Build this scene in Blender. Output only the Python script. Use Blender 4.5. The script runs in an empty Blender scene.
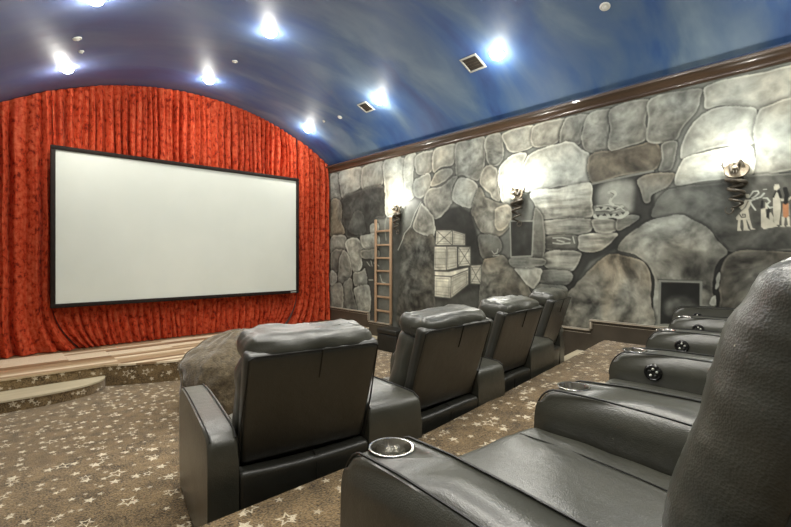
import bpy, bmesh, math, random
import numpy as np
from mathutils import Vector, Matrix, noise as mnoise
random.seed(7)
S = bpy.context.scene
COL = S.collection
R = math.radians
# ------------------------------------------------------------------ room numbers (metres)
CZ = 1.475            # eye height over the lower floor
F = 7.2               # curtain plane
XW = 4.93             # right wall
XL = -0.36            # left wall
YB = -1.7             # rear wall
XC, RA = 2.45, 4.25   # ceiling arc: centre line and radius
ZA = 4.045            # arc apex
ZR, ZP, ZS, ZT = 0.575, 0.275, 0.245, 0.121   # riser, platform, stage, stage step
def arc(x): return ZA - RA + math.sqrt(RA*RA - (x-XC)**2)
YAW = R(43); FP = 440.0
def ray(px, py):
    u = (px-395.5)/FP; v = (257-py)/FP
    return Vector((math.sin(YAW)+u*math.cos(YAW), math.cos(YAW)-u*math.sin(YAW), v))
def on_wall(px, py):
    d = ray(px, py); t = XW/d.x
    return (d.y*t, CZ+d.z*t, t)
def on_ceiling(px, py):
    d = ray(px, py); t = 0.3
    while t < 12:
        p = d*t
        if CZ+p.z >= arc(min(max(p.x, XL), XW)): break
        t += 0.004
    p = d*t; return Vector((p.x, p.y, arc(p.x)))

# ------------------------------------------------------------------ materials
def nt(name):
    m = bpy.data.materials.new(name); m.use_nodes = True
    n = m.node_tree; b = n.nodes['Principled BSDF']
    return m, n, n.nodes, n.links, b
def setc(b, col): b.inputs['Base Color'].default_value = (*col, 1)
def plain(name, col, rough=0.5, metal=0.0, spec=0.5, emit=None, estr=0):
    m, n, N, L, b = nt(name); setc(b, col)
    b.inputs['Roughness'].default_value = rough; b.inputs['Metallic'].default_value = metal
    b.inputs['Specular IOR Level'].default_value = spec
    if emit: b.inputs['Emission Color'].default_value = (*emit, 1); b.inputs['Emission Strength'].default_value = estr
    return m
def noisy(name, c1, c2, scale=6, rough=0.5, metal=0, bump=0.0, bscale=60, detail=4, spec=0.5, sheen=0, stretch=(1, 1, 1), coat=0, rv=0.0):
    m, n, N, L, b = nt(name)
    tc = N.new('ShaderNodeTexCoord'); mp = N.new('ShaderNodeMapping'); mp.inputs['Scale'].default_value = stretch
    L.new(tc.outputs['Object'], mp.inputs['Vector'])
    t = N.new('ShaderNodeTexNoise'); t.inputs['Scale'].default_value = scale; t.inputs['Detail'].default_value = detail
    L.new(mp.outputs[0], t.inputs['Vector'])
    r = N.new('ShaderNodeValToRGB'); r.color_ramp.elements[0].position = .35; r.color_ramp.elements[1].position = .65
    r.color_ramp.elements[0].color = (*c1, 1); r.color_ramp.elements[1].color = (*c2, 1)
    L.new(t.outputs[0], r.inputs[0]); L.new(r.outputs[0], b.inputs['Base Color'])
    b.inputs['Roughness'].default_value = rough; b.inputs['Metallic'].default_value = metal
    b.inputs['Specular IOR Level'].default_value = spec
    if rv:
        mr = N.new('ShaderNodeMapRange'); mr.inputs['To Min'].default_value = rough-rv; mr.inputs['To Max'].default_value = rough+rv
        L.new(t.outputs[0], mr.inputs['Value']); L.new(mr.outputs[0], b.inputs['Roughness'])
    if sheen: b.inputs['Sheen Weight'].default_value = sheen; b.inputs['Sheen Roughness'].default_value = .4
    if coat: b.inputs['Coat Weight'].default_value = coat
    if bump:
        t2 = N.new('ShaderNodeTexNoise'); t2.inputs['Scale'].default_value = bscale; t2.inputs['Detail'].default_value = 5
        L.new(mp.outputs[0], t2.inputs['Vector'])
        bp = N.new('ShaderNodeBump'); bp.inputs['Strength'].default_value = bump; bp.inputs['Distance'].default_value = .01
        L.new(t2.outputs[0], bp.inputs['Height']); L.new(bp.outputs[0], b.inputs['Normal'])
    return m
def leather_mat(name, c1, c2, rough):
    m, n, N, L, b = nt(name)
    tc = N.new('ShaderNodeTexCoord')
    t = N.new('ShaderNodeTexNoise'); t.inputs['Scale'].default_value = 5; t.inputs['Detail'].default_value = 6
    L.new(tc.outputs['Object'], t.inputs['Vector'])
    r = N.new('ShaderNodeValToRGB'); r.color_ramp.elements[0].color = (*c1, 1); r.color_ramp.elements[1].color = (*c2, 1)
    r.color_ramp.elements[0].position = .3; r.color_ramp.elements[1].position = .7
    L.new(t.outputs[0], r.inputs[0]); L.new(r.outputs[0], b.inputs['Base Color'])
    v = N.new('ShaderNodeTexVoronoi'); v.inputs['Scale'].default_value = 260
    v.feature = 'F1'; L.new(tc.outputs['Object'], v.inputs['Vector'])
    t2 = N.new('ShaderNodeTexNoise'); t2.inputs['Scale'].default_value = 28; t2.inputs['Detail'].default_value = 5
    L.new(tc.outputs['Object'], t2.inputs['Vector'])
    b1 = N.new('ShaderNodeBump'); b1.inputs['Strength'].default_value = .35; b1.inputs['Distance'].default_value = .0015
    L.new(v.outputs['Distance'], b1.inputs['Height'])
    b2 = N.new('ShaderNodeBump'); b2.inputs['Strength'].default_value = .35; b2.inputs['Distance'].default_value = .006
    L.new(t2.outputs[0], b2.inputs['Height']); L.new(b1.outputs[0], b2.inputs['Normal']); L.new(b2.outputs[0], b.inputs['Normal'])
    b.inputs['Roughness'].default_value = rough; b.inputs['Specular IOR Level'].default_value = .7
    b.inputs['Coat Weight'].default_value = .35; b.inputs['Coat Roughness'].default_value = .30
    return m
M = {}
M['leather'] = leather_mat('leather', (.034, .035, .027), (.056, .056, .043), .35)
M['leather_shell'] = leather_mat('leather_shell', (.020, .020, .016), (.031, .031, .025), .38)
M['leather_dark'] = noisy('leather_dark', (.010, .010, .008), (.016, .016, .013), 8, .45)
M['piping'] = plain('piping', (.012, .012, .010), .45)
M['steel'] = noisy('steel', (.34, .33, .30), (.50, .49, .45), 3, .20, 1.0)
M['steel_in'] = noisy('steel_in', (.40, .39, .36), (.62, .61, .58), 6, .28, 1.0, stretch=(8, 8, 1))
M['black_plastic'] = plain('black_plastic', (.008, .008, .008), .25)
M['crown'] = noisy('crown', (.060, .036, .022), (.10, .062, .038), 5, .30, stretch=(1, .3, 1), coat=.3)
M['wainscot'] = noisy('wainscot', (.044, .036, .026), (.062, .051, .037), 4, .42)
M['wainscot_cap'] = noisy('wainscot_cap', (.30, .26, .20), (.42, .37, .29), 9, .4)
M['frame_black'] = noisy('frame_black', (.008, .005, .004), (.016, .009, .007), 30, .7, spec=.2)
M['screen'] = noisy('screen', (.57, .60, .55), (.61, .635, .58), 1.2, .75)
M['trim_blue'] = noisy('trim_blue', (.010, .030, .085), (.016, .045, .11), 3, .5)
M['plaster'] = noisy('plaster', (.20, .19, .17), (.26, .25, .22), 3, .8)
M['white_plastic'] = plain('white_plastic', (.75, .75, .70), .4)
M['vent'] = plain('vent', (.42, .42, .38), .5)
M['vent_dark'] = plain('vent_dark', (.045, .035, .028), .7)
M['bulb'] = plain('bulb', (1, 1, 1), .3, emit=(1, .97, .88), estr=60)
M['flame'] = plain('flame', (1, 1, 1), .3, emit=(1, .97, .87), estr=30)
M['bronze'] = noisy('bronze', (.16, .13, .09), (.30, .26, .19), 30, .42, .35, bump=.4, bscale=120)
M['bronze_dark'] = noisy('bronze_dark', (.045, .038, .028), (.10, .085, .06), 30, .5, .3, bump=.4, bscale=120)
M['ladder'] = noisy('ladder', (.27, .175, .10), (.38, .26, .16), 8, .55, bump=.2, stretch=(1, 1, .2))
M['silver'] = plain('silver', (.6, .6, .55), .35, .6)
M['tread'] = noisy('tread', (.42, .36, .25), (.50, .44, .31), 3, .4, stretch=(.5, 6, 6))
M['beanbag'] = noisy('beanbag', (.07, .052, .028), (.15, .115, .066), 26, .9, bump=.9, bscale=70, sheen=.6)
M['marking'] = plain('marking', (.45, .45, .42), .5)

def velvet():
    m, n, N, L, b = nt('red_velvet')
    tc = N.new('ShaderNodeTexCoord')
    mp = N.new('ShaderNodeMapping'); mp.inputs['Scale'].default_value = (1, 1, .8)
    L.new(tc.outputs['Object'], mp.inputs[0])
    t = N.new('ShaderNodeTexNoise'); t.inputs['Scale'].default_value = 19; t.inputs['Detail'].default_value = 6; t.inputs['Roughness'].default_value = .62; t.inputs['Distortion'].default_value = .2
    L.new(mp.outputs[0], t.inputs['Vector'])
    r = N.new('ShaderNodeValToRGB'); e = r.color_ramp.elements
    e[0].position = .36; e[0].color = (.26, .018, .006, 1); e[1].position = .72; e[1].color = (.92, .23, .10, 1)
    x = r.color_ramp.elements.new(.45); x.color = (.72, .075, .022, 1)
    L.new(t.outputs[0], r.inputs[0]); L.new(r.outputs[0], b.inputs['Base Color'])
    b.inputs['Roughness'].default_value = .62; b.inputs['Sheen Weight'].default_value = .25
    b.inputs['Sheen Tint'].default_value = (1, .45, .3, 1); b.inputs['Sheen Roughness'].default_value = .35
    b.inputs['Specular IOR Level'].default_value = .25
    bp = N.new('ShaderNodeBump'); bp.inputs['Strength'].default_value = .3; bp.inputs['Distance'].default_value = .012
    L.new(t.outputs[0], bp.inputs['Height']); L.new(bp.outputs[0], b.inputs['Normal'])
    return m
M['velvet'] = velvet()

def mth(N, L, op, a, b=None, c=None):
    x = N.new('ShaderNodeMath'); x.operation = op
    for i, v in enumerate((a, b, c)):
        if v is None: continue
        if isinstance(v, (int, float)): x.inputs[i].default_value = v
        else: L.new(v, x.inputs[i])
    return x.outputs[0]
def star_layer(N, L, vec, scale, size, keep, outline, seed):
    """star shapes scattered by jittered cells -> mask socket"""
    mp = N.new('ShaderNodeMapping'); mp.inputs['Location'].default_value = (seed*3.7, seed*1.9, 0)
    mp.inputs['Scale'].default_value = (scale, scale, scale)
    L.new(vec, mp.inputs['Vector'])
    v = N.new('ShaderNodeTexVoronoi'); v.voronoi_dimensions = '2D'; v.inputs['Scale'].default_value = 1; v.inputs['Randomness'].default_value = .72
    L.new(mp.outputs[0], v.inputs['Vector'])
    sub = N.new('ShaderNodeVectorMath'); sub.operation = 'SUBTRACT'
    L.new(mp.outputs[0], sub.inputs[0]); L.new(v.outputs['Position'], sub.inputs[1])
    sp = N.new('ShaderNodeSeparateXYZ'); L.new(sub.outputs[0], sp.inputs[0])
    sc = N.new('ShaderNodeSeparateColor'); L.new(v.outputs['Color'], sc.inputs[0])
    x, y = sp.outputs[0], sp.outputs[1]
    rr = mth(N, L, 'SQRT', mth(N, L, 'ADD', mth(N, L, 'MULTIPLY', x, x), mth(N, L, 'MULTIPLY', y, y)))
    a = mth(N, L, 'ADD', mth(N, L, 'ARCTAN2', y, x), mth(N, L, 'MULTIPLY', sc.outputs[0], 6.283))
    seg = 2*math.pi/5
    w = mth(N, L, 'ABSOLUTE', mth(N, L, 'SUBTRACT', mth(N, L, 'WRAP', a, seg, 0.0), seg/2))   # 0 at point .. pi/5 at notch
    ri = .42
    # edge line between tip (1,0) and notch ri*(cos36, sin36)
    nx, ny = ri*math.sin(math.pi/5), 1-ri*math.cos(math.pi/5)
    ln = math.hypot(nx, ny); nx /= ln; ny /= ln
    px = mth(N, L, 'MULTIPLY', rr, mth(N, L, 'COSINE', w)); py = mth(N, L, 'MULTIPLY', rr, mth(N, L, 'SINE', w))
    dd = mth(N, L, 'ADD', mth(N, L, 'MULTIPLY', px, nx), mth(N, L, 'MULTIPLY', py, ny))
    rad = mth(N, L, 'MULTIPLY', mth(N, L, 'ADD', mth(N, L, 'MULTIPLY', sc.outputs[1], .5), .6), size*nx)
    inside = mth(N, L, 'LESS_THAN', dd, rad)
    if outline:
        inner = mth(N, L, 'LESS_THAN', dd, mth(N, L, 'MULTIPLY', rad, .62))
        inside = mth(N, L, 'SUBTRACT', inside, inner)
    k = mth(N, L, 'LESS_THAN', sc.outputs[2], keep)
    return mth(N, L, 'MULTIPLY', inside, k)
def carpet():
    m, n, N, L, b = nt('star_carpet')
    tc = N.new('ShaderNodeTexCoord')
    # vertical faces use the height as second coordinate
    g = N.new('ShaderNodeNewGeometry'); sn = N.new('ShaderNodeSeparateXYZ'); L.new(g.outputs['Normal'], sn.inputs[0])
    so = N.new('ShaderNodeSeparateXYZ'); L.new(tc.outputs['Object'], so.inputs[0])
    flat = mth(N, L, 'GREATER_THAN', mth(N, L, 'ABSOLUTE', sn.outputs[2]), .5)
    mix = N.new('ShaderNodeMix'); mix.data_type = 'FLOAT'; L.new(flat, mix.inputs[0]); L.new(so.outputs[2], mix.inputs[2]); L.new(so.outputs[1], mix.inputs[3])
    cb = N.new('ShaderNodeCombineXYZ'); L.new(so.outputs[0], cb.inputs[0]); L.new(mix.outputs[0], cb.inputs[1])
    vec = cb.outputs[0]
    s1 = star_layer(N, L, vec, 7.5, .24, .8, False, 1)
    s2 = star_layer(N, L, vec, 5.6, .27, .6, True, 2)
    s3 = star_layer(N, L, vec, 12, .24, .5, False, 3)
    st = mth(N, L, 'MAXIMUM', mth(N, L, 'MAXIMUM', s1, s2), mth(N, L, 'MULTIPLY', s3, .7))
    n1 = N.new('ShaderNodeTexNoise'); n1.inputs['Scale'].default_value = 130; n1.inputs['Detail'].default_value = 3; L.new(tc.outputs['Object'], n1.inputs['Vector'])
    n2 = N.new('ShaderNodeTexNoise'); n2.inputs['Scale'].default_value = 9; n2.inputs['Detail'].default_value = 3; L.new(tc.outputs['Object'], n2.inputs['Vector'])
    av = mth(N, L, 'ADD', mth(N, L, 'MULTIPLY', n1.outputs[0], .7), mth(N, L, 'MULTIPLY', n2.outputs[0], .3))
    r = N.new('ShaderNodeValToRGB'); e = r.color_ramp.elements
    e[0].position = .36; e[0].color = (.020, .012, .005, 1); e[1].position = .60; e[1].color = (.26, .18, .09, 1)
    L.new(av, r.inputs[0])
    mc = N.new('ShaderNodeMix'); mc.data_type = 'RGBA'
    thr = mth(N, L, 'MULTIPLY', st, mth(N, L, 'ADD', mth(N, L, 'MULTIPLY', n1.outputs[0], .8), .45))
    L.new(thr, mc.inputs[0]); L.new(r.outputs[0], mc.inputs[6]); mc.inputs[7].default_value = (.66, .58, .43, 1)
    L.new(mc.outputs[2], b.inputs['Base Color']); b.inputs['Roughness'].default_value = .95; b.inputs['Specular IOR Level'].default_value = .1
    b.inputs['Sheen Weight'].default_value = .25
    bp = N.new('ShaderNodeBump'); bp.inputs['Strength'].default_value = .8; bp.inputs['Distance'].default_value = .01
    L.new(n1.outputs[0], bp.inputs['Height']); L.new(bp.outputs[0], b.inputs['Normal'])
    return m
M['carpet'] = carpet()
def planks():
    m, n, N, L, b = nt('plank_floor')
    tc = N.new('ShaderNodeTexCoord')
    br = N.new('ShaderNodeTexBrick'); br.offset = .37; br.offset_frequency = 2; br.squash = 1
    for k, v in (('Scale', 1), ('Mortar Size', .002), ('Bias', 0), ('Brick Width', 1.15), ('Row Height', .085)): br.inputs[k].default_value = v
    br.inputs['Color1'].default_value = (0, 0, 0, 1); br.inputs['Color2'].default_value = (1, 1, 1, 1); br.inputs['Mortar'].default_value = (.3, .3, .3, 1)
    L.new(tc.outputs['Object'], br.inputs['Vector'])
    r = N.new('ShaderNodeValToRGB'); r.color_ramp.interpolation = 'CONSTANT'; e = r.color_ramp.elements
    e[0].position = 0; e[0].color = (.20, .13, .07, 1); e[1].position = .70; e[1].color = (.70, .60, .44, 1)
    for p, c in ((.2, (.34, .24, .14, 1)), (.4, (.27, .18, .10, 1)), (.58, (.42, .32, .20, 1))):
        x = e.new(p); x.color = c
    L.new(br.outputs[0], r.inputs[0])
    mp = N.new('ShaderNodeMapping'); mp.inputs['Scale'].default_value = (1.5, 22, 1); L.new(tc.outputs['Object'], mp.inputs[0])
    t = N.new('ShaderNodeTexNoise'); t.inputs['Scale'].default_value = 3; t.inputs['Detail'].default_value = 5; L.new(mp.outputs[0], t.inputs['Vector'])
    mc = N.new('ShaderNodeMix'); mc.data_type = 'RGBA'; mc.blend_type = 'OVERLAY'; mc.inputs[0].default_value = .35
    L.new(r.outputs[0], mc.inputs[6]); L.new(t.outputs[0], mc.inputs[7]); L.new(mc.outputs[2], b.inputs['Base Color'])
    b.inputs['Roughness'].default_value = .38
    return m
M['planks'] = planks()
def sky_paint():
    m, n, N, L, b = nt('painted_night_sky')
    tc = N.new('ShaderNodeTexCoord')
    mp = N.new('ShaderNodeMapping'); mp.inputs['Rotation'].default_value = (0, 0, R(20)); mp.inputs['Scale'].default_value = (.55, 1.5, 1)
    L.new(tc.outputs['Object'], mp.inputs[0])
    t = N.new('ShaderNodeTexNoise'); t.inputs['Scale'].default_value = 1.1; t.inputs['Detail'].default_value = 6; t.inputs['Distortion'].default_value = .5
    L.new(mp.outputs[0], t.inputs['Vector'])
    r = N.new('ShaderNodeValToRGB'); e = r.color_ramp.elements
    e[0].position = .30; e[0].color = (.03, .06, .19, 1); e[1].position = .75; e[1].color = (.26, .36, .45, 1)
    for p, c in ((.42, (.05, .125, .32, 1)), (.54, (.11, .19, .32, 1))):
        x = e.new(p); x.color = c
    L.new(t.outputs[0], r.inputs[0])
    t2 = N.new('ShaderNodeTexNoise'); t2.inputs['Scale'].default_value = .8; t2.inputs['Detail'].default_value = 4
    L.new(tc.outputs['Object'], t2.inputs['Vector'])
    # violet-grey clouds painted toward the screen end of the vault
    so = N.new('ShaderNodeSeparateXYZ'); L.new(tc.outputs['Object'], so.inputs[0])
    ramp = N.new('ShaderNodeMapRange'); ramp.inputs['From Min'].default_value = 4.7; ramp.inputs['From Max'].default_value = 0.8; L.new(so.outputs[0], ramp.inputs['Value'])
    f = mth(N, L, 'MULTIPLY', ramp.outputs[0], mth(N, L, 'ADD', t2.outputs[0], .25))
    mc = N.new('ShaderNodeMix'); mc.data_type = 'RGBA'; L.new(f, mc.inputs[0]); L.new(r.outputs[0], mc.inputs[6]); mc.inputs[7].default_value = (.10, .115, .235, 1)
    L.new(mc.outputs[2], b.inputs['Base Color']); b.inputs['Roughness'].default_value = .55; b.inputs['Specular IOR Level'].default_value = .4
    bp = N.new('ShaderNodeBump'); bp.inputs['Strength'].default_value = .12; bp.inputs['Distance'].default_value = .02
    t3 = N.new('ShaderNodeTexNoise'); t3.inputs['Scale'].default_value = 4; t3.inputs['Detail'].default_value = 3; L.new(mp.outputs[0], t3.inputs['Vector'])
    L.new(t3.outputs[0], bp.inputs['Height']); L.new(bp.outputs[0], b.inputs['Normal'])
    return m
M['ceiling'] = sky_paint()
def mural_mat():
    m, n, N, L, b = nt('stone_mural_paint')
    at = N.new('ShaderNodeAttribute'); at.attribute_name = 'paint'
    tc = N.new('ShaderNodeTexCoord')
    t = N.new('ShaderNodeTexNoise'); t.inputs['Scale'].default_value = 7; t.inputs['Detail'].default_value = 8; t.inputs['Roughness'].default_value = .62
    L.new(tc.outputs['Object'], t.inputs['Vector'])
    r = N.new('ShaderNodeMapRange'); r.inputs['From Min'].default_value = .3; r.inputs['From Max'].default_value = .7; r.inputs['To Min'].default_value = .78; r.inputs['To Max'].default_value = 1.2
    L.new(t.outputs[0], r.inputs['Value'])
    mc = N.new('ShaderNodeVectorMath'); mc.operation = 'SCALE'; L.new(at.outputs['Color'], mc.inputs[0]); L.new(r.outputs[0], mc.inputs['Scale'])
    L.new(mc.outputs[0], b.inputs['Base Color']); b.inputs['Roughness'].default_value = .55; b.inputs['Specular IOR Level'].default_value = .3
    return m
M['mural'] = mural_mat()

# ------------------------------------------------------------------ mesh helpers
def mesh_obj(name, bm, mat, parent=None, smooth=True, mats=None):
    me = bpy.data.meshes.new(name)
    bmesh.ops.recalc_face_normals(bm, faces=bm.faces)
    bm.to_mesh(me); bm.free()
    for mm in (mats or [mat]): me.materials.append(mm)
    if smooth:
        me.polygons.foreach_set('use_smooth', [True]*len(me.polygons))
        try: me.set_sharp_from_angle(angle=R(40))
        except Exception: pass
    o = bpy.data.objects.new(name, me); COL.objects.link(o)
    if parent: o.parent = parent
    return o
def empty(name, loc, rz=0, label=None, cat=None, group=None):
    o = bpy.data.objects.new(name, None); COL.objects.link(o); o.location = loc; o.rotation_euler = (0, 0, rz)
    o.empty_display_size = .1
    tag(o, label, cat, group); return o
def tag(o, label=None, cat=None, group=None, kind=None):
    if label: o['label'] = label
    if cat: o['category'] = cat
    if group: o['group'] = group
    if kind: o['kind'] = kind
    return o
def box(bm, x0, x1, y0, y1, z0, z1, bev=0, seg=2, mi=0):
    vs = [bm.verts.new(p) for p in ((x0, y0, z0), (x1, y0, z0), (x1, y1, z0), (x0, y1, z0), (x0, y0, z1), (x1, y0, z1), (x1, y1, z1), (x0, y1, z1))]
    fs = [bm.faces.new([vs[i] for i in f]) for f in ((0, 3, 2, 1), (4, 5, 6, 7), (0, 1, 5, 4), (1, 2, 6, 5), (2, 3, 7, 6), (3, 0, 4, 7))]
    for f in fs: f.material_index = mi
    if bev:
        es = set(e for f in fs for e in f.edges)
        bmesh.ops.bevel(bm, geom=list(es), offset=bev, segments=seg, profile=.5, affect='EDGES')
    return vs
def prism_z(bm, pts, z0, z1, bev=0):
    a = [bm.verts.new((x, y, z0)) for x, y in pts]; b = [bm.verts.new((x, y, z1)) for x, y in pts]
    n = len(pts); bm.faces.new(a[::-1]); top = bm.faces.new(b)
    for i in range(n): bm.faces.new([a[i], a[(i+1) % n], b[(i+1) % n], b[i]])
    if bev: bmesh.ops.bevel(bm, geom=list(top.edges), offset=bev, segments=3, profile=.5, affect='EDGES')
def rbox(hx, hy, hz, r, n=10, fn=None, bm=None, m=4):
    """rounded box centred on the origin"""
    bm = bm or bmesh.new(); h = (hx, hy, hz); r = min(r, min(h)*.999)
    def stops(a):
        inner = a-r
        e = [-a + r*(1-math.cos(math.pi/2*i/m)) for i in range(m)]
        k = max(2, n)
        mid = [-inner + 2*inner*i/k for i in range(k+1)]
        return e + mid + [-v for v in e[::-1]]
    st = [stops(a) for a in h]
    cache = {}
    def vert(p):
        key = tuple(round(c, 6) for c in p)
        if key in cache: return cache[key]
        q = [max(-(h[i]-r), min(h[i]-r, p[i])) for i in range(3)]
        d = Vector([p[i]-q[i] for i in range(3)])
        if d.length > 1e-9: d = d.normalized()*r
        v = Vector(q)+d
        if fn: v = fn(v)
        cache[key] = bm.verts.new(v); return cache[key]
    for ax in range(3):
        u, w = [(1, 2), (0, 2), (0, 1)][ax]
        for s in (-1, 1):
            for i in range(len(st[u])-1):
                for j in range(len(st[w])-1):
                    ps = []
                    for a, b in ((i, j), (i+1, j), (i+1, j+1), (i, j+1)):
                        p = [0, 0, 0]; p[ax] = s*h[ax]; p[u] = st[u][a]; p[w] = st[w][b]; ps.append(vert(p))
                    if len(set(ps)) == 4:
                        try: bm.faces.new(ps)
                        except ValueError: pass
                    elif len(set(ps)) == 3:
                        pp = []
                        for v in ps:
                            if v not in pp: pp.append(v)
                        try: bm.faces.new(pp)
                        except ValueError: pass
    return bm
def tube(bm, pts, rad, sides=8, closed=False, caps=True):
    pts = [Vector(p) for p in pts]; n = len(pts); rings = []
    up = Vector((0, 0, 1)); prev = None
    for i, p in enumerate(pts):
        if closed: t = pts[(i+1) % n]-pts[i-1]
        else: t = pts[min(i+1, n-1)]-pts[max(i-1, 0)]
        t.normalize()
        if prev is None:
            a = t.cross(up)
            if a.length < .1: a = t.cross(Vector((1, 0, 0)))
        else: a = prev - t*prev.dot(t)
        a.normalize(); prev = a; b = t.cross(a)
        r = rad[i] if isinstance(rad, (list, tuple)) else rad
        rings.append([bm.verts.new(p + (a*math.cos(k*2*math.pi/sides)+b*math.sin(k*2*math.pi/sides))*r) for k in range(sides)])
    m = n if closed else n-1
    for i in range(m):
        A, B = rings[i], rings[(i+1) % n]
        for k in range(sides): bm.faces.new([A[k], A[(k+1) % sides], B[(k+1) % sides], B[k]])
    if caps and not closed: bm.faces.new(rings[0][::-1]); bm.faces.new(rings[-1])
def lathe(bm, prof, n=32, mat=None, c=(0, 0, 0)):
    rings = []
    for r, z in prof:
        rings.append([bm.verts.new((c[0]+r*math.cos(k*2*math.pi/n), c[1]+r*math.sin(k*2*math.pi/n), c[2]+z)) if r > 1e-6 else None for k in range(n)])
        if r <= 1e-6:
            v = bm.verts.new((c[0], c[1], c[2]+z)); rings[-1] = [v]*n
    fs = []
    for A, B in zip(rings, rings[1:]):
        for k in range(n):
            vs = []
            for v in (A[k], A[(k+1) % n], B[(k+1) % n], B[k]):
                if v not in vs: vs.append(v)
            if len(vs) > 2: fs.append(bm.faces.new(vs))
    return fs
def xform(bm, mat): bmesh.ops.transform(bm, matrix=mat, verts=bm.verts)
def catmull(pts, k=6, closed=False):
    out = []; n = len(pts); rng = n if closed else n-1
    for i in range(rng):
        if closed: p = [pts[(i+j-1) % n] for j in range(4)]
        else: p = [pts[max(0, min(n-1, i+j-1))] for j in range(4)]
        for s in range(k):
            t = s/k
            out.append(tuple(.5*((2*p[1][d])+(-p[0][d]+p[2][d])*t+(2*p[0][d]-5*p[1][d]+4*p[2][d]-p[3][d])*t*t+(-p[0][d]+3*p[1][d]-3*p[2][d]+p[3][d])*t**3) for d in range(len(pts[0]))))
    if not closed: out.append(tuple(pts[-1]))
    return out

# ================================================================== SETTING
# floor
bm = bmesh.new(); box(bm, XL, XW, YB, 7.35, -.05, 0)
tag(mesh_obj('floor', bm, M['carpet'], smooth=False), kind='structure')
# raised seating levels, carpeted
edge = catmull([(XL, 1.52), (1.1, 1.52), (1.6, 1.53), (3.13, 1.715), (3.6, 1.775), (XW, 1.95)], 6)
bm = bmesh.new(); prism_z(bm, [(XL, YB)] + [(XW, YB)] + edge[::-1], 0.0, ZR, .012)
o = tag(mesh_obj('floor_riser', bm, M['carpet'], smooth=False), kind='structure')
bm = bmesh.new(); prism_z(bm, edge + [(XW, 3.24), (XL, 3.24)], 0.0, ZP, .012)
tag(mesh_obj('floor_platform', bm, M['carpet'], smooth=False), kind='structure')
# stage with bowed front
def stage_front():
    pts = [(XL, 5.95), (.99, 5.95)]
    for i in range(0, 25):
        x = .99 + (3.91-.99)*i/24
        pts.append((x, 5.95 - .46*math.cos((x-2.45)/1.46*math.pi/2)**.9 if 0 < i < 24 else 5.95))
    pts.append((XW, 5.95)); return pts
sf = stage_front()
bm = bmesh.new(); prism_z(bm, sf + [(XW, 7.3), (XL, 7.3)], 0, ZS-.022)
tag(mesh_obj('floor_stage_base', bm, M['carpet'], smooth=False), kind='structure')
bm = bmesh.new(); prism_z(bm, [(x, y-.012) for x, y in sf] + [(XW, 7.3), (XL, 7.3)], ZS-.022, ZS, .005)
tag(mesh_obj('floor_stage_planks', bm, M['planks'], smooth=False), kind='structure')
def step_out(x0, x1, flip):
    pts = []
    for i in range(20):
        t = i/19; x = .35+(1.0-.35)*math.sin(t*math.pi/2); y = 5.95-.405*math.cos(t*math.pi/2)**.9
        pts.append((x, y))
    pts = [(XL, 5.545)] + pts + [(XL, 5.95)]
    if flip: pts = [(max(XC*2-x, 0), y) for x, y in pts]; pts = [(min(x, XW), y) for x, y in pts][::-1]
    return pts
for flip in (False, True):
    p = step_out(0, 1, flip)
    bm = bmesh.new(); prism_z(bm, [(x, y+(.01 if y < 5.9 else 0)) for x, y in p], 0, ZT-.018)
    tag(mesh_obj('floor_step_base', bm, M['carpet'], smooth=False), kind='structure')
    bm = bmesh.new(); prism_z(bm, p, ZT-.018, ZT, .004)
    tag(mesh_obj('floor_step_tread', bm, M['tread'], smooth=False), kind='structure')
# aisle step by the right wall between the platform and the riser
bm = bmesh.new(); prism_z(bm, [(4.30, 1.86), (XW, 1.94), (XW, 2.25), (4.28, 2.17)], ZP, .425, .006)
tag(mesh_obj('floor_aisle_step', bm, M['tread'], smooth=False), kind='structure')
# walls
def wallbox(name, a, mat):
    bm = bmesh.new(); box(bm, *a); return tag(mesh_obj(name, bm, mat, smooth=False), kind='structure')
wallbox('wall_left', (XL-.1, XL, YB-.1, 7.35, -.05, 3.1), M['plaster'])
wallbox('wall_rear', (XL-.1, XW+.1, YB-.1, YB, -.05, 4.2), M['plaster'])
wallbox('wall_front', (XL-.1, XW+.1, 7.3, 7.4, -.05, 4.2), M['plaster'])
# vaulted ceiling
bm = bmesh.new(); n = 72; prev = None
for i in range(n+1):
    x = XL-.02 + (XW+.02-XL+.02)*i/n; z = arc(x)
    cur = [bm.verts.new((x, y, z)) for y in (YB, 7.35)] + [bm.verts.new((x, y, z+.1)) for y in (7.35, YB)]
    if prev:
        for k in range(4): bm.faces.new([prev[k], cur[k], cur[(k+1) % 4], prev[(k+1) % 4]])
    prev = cur
tag(mesh_obj('ceiling', bm, M['ceiling']), kind='structure')

# ------------------------------------------------------------------ right wall: painted stone mural
rng = np.random.RandomState(3)
ys = [7.3]
while ys[-1] > 0.1:
    y = ys[-1]; D2 = (XW*math.sin(YAW)+y*math.cos(YAW))**2
    ys.append(y - max(.005, D2/(FP*XW)*.62))
while ys[-1] > YB: ys.append(ys[-1]-.03)
ys = np.array(ys[::-1]); zs = np.linspace(0.0, 3.30, 400)
YG, ZG = np.meshgrid(ys, zs, indexing='ij')
DG = XW*math.sin(YAW)+YG*math.cos(YAW)          # depth used only to size brush strokes
def vnoise(x, y, seed):
    r = np.random.RandomState(seed).rand(64, 64)
    xi = np.floor(x).astype(int); yi = np.floor(y).astype(int); fx = x-xi; fy = y-yi
    fx = fx*fx*(3-2*fx); fy = fy*fy*(3-2*fy)
    g = lambda a, b: r[a % 64, b % 64]
    return (g(xi, yi)*(1-fx)+g(xi+1, yi)*fx)*(1-fy)+(g(xi, yi+1)*(1-fx)+g(xi+1, yi+1)*fx)*fy
def fbm(x, y, seed, o=5):
    s = 0; a = .5
    for k in range(o): s = s + a*vnoise(x*2**k, y*2**k, seed+k); a *= .5
    return s
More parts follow.
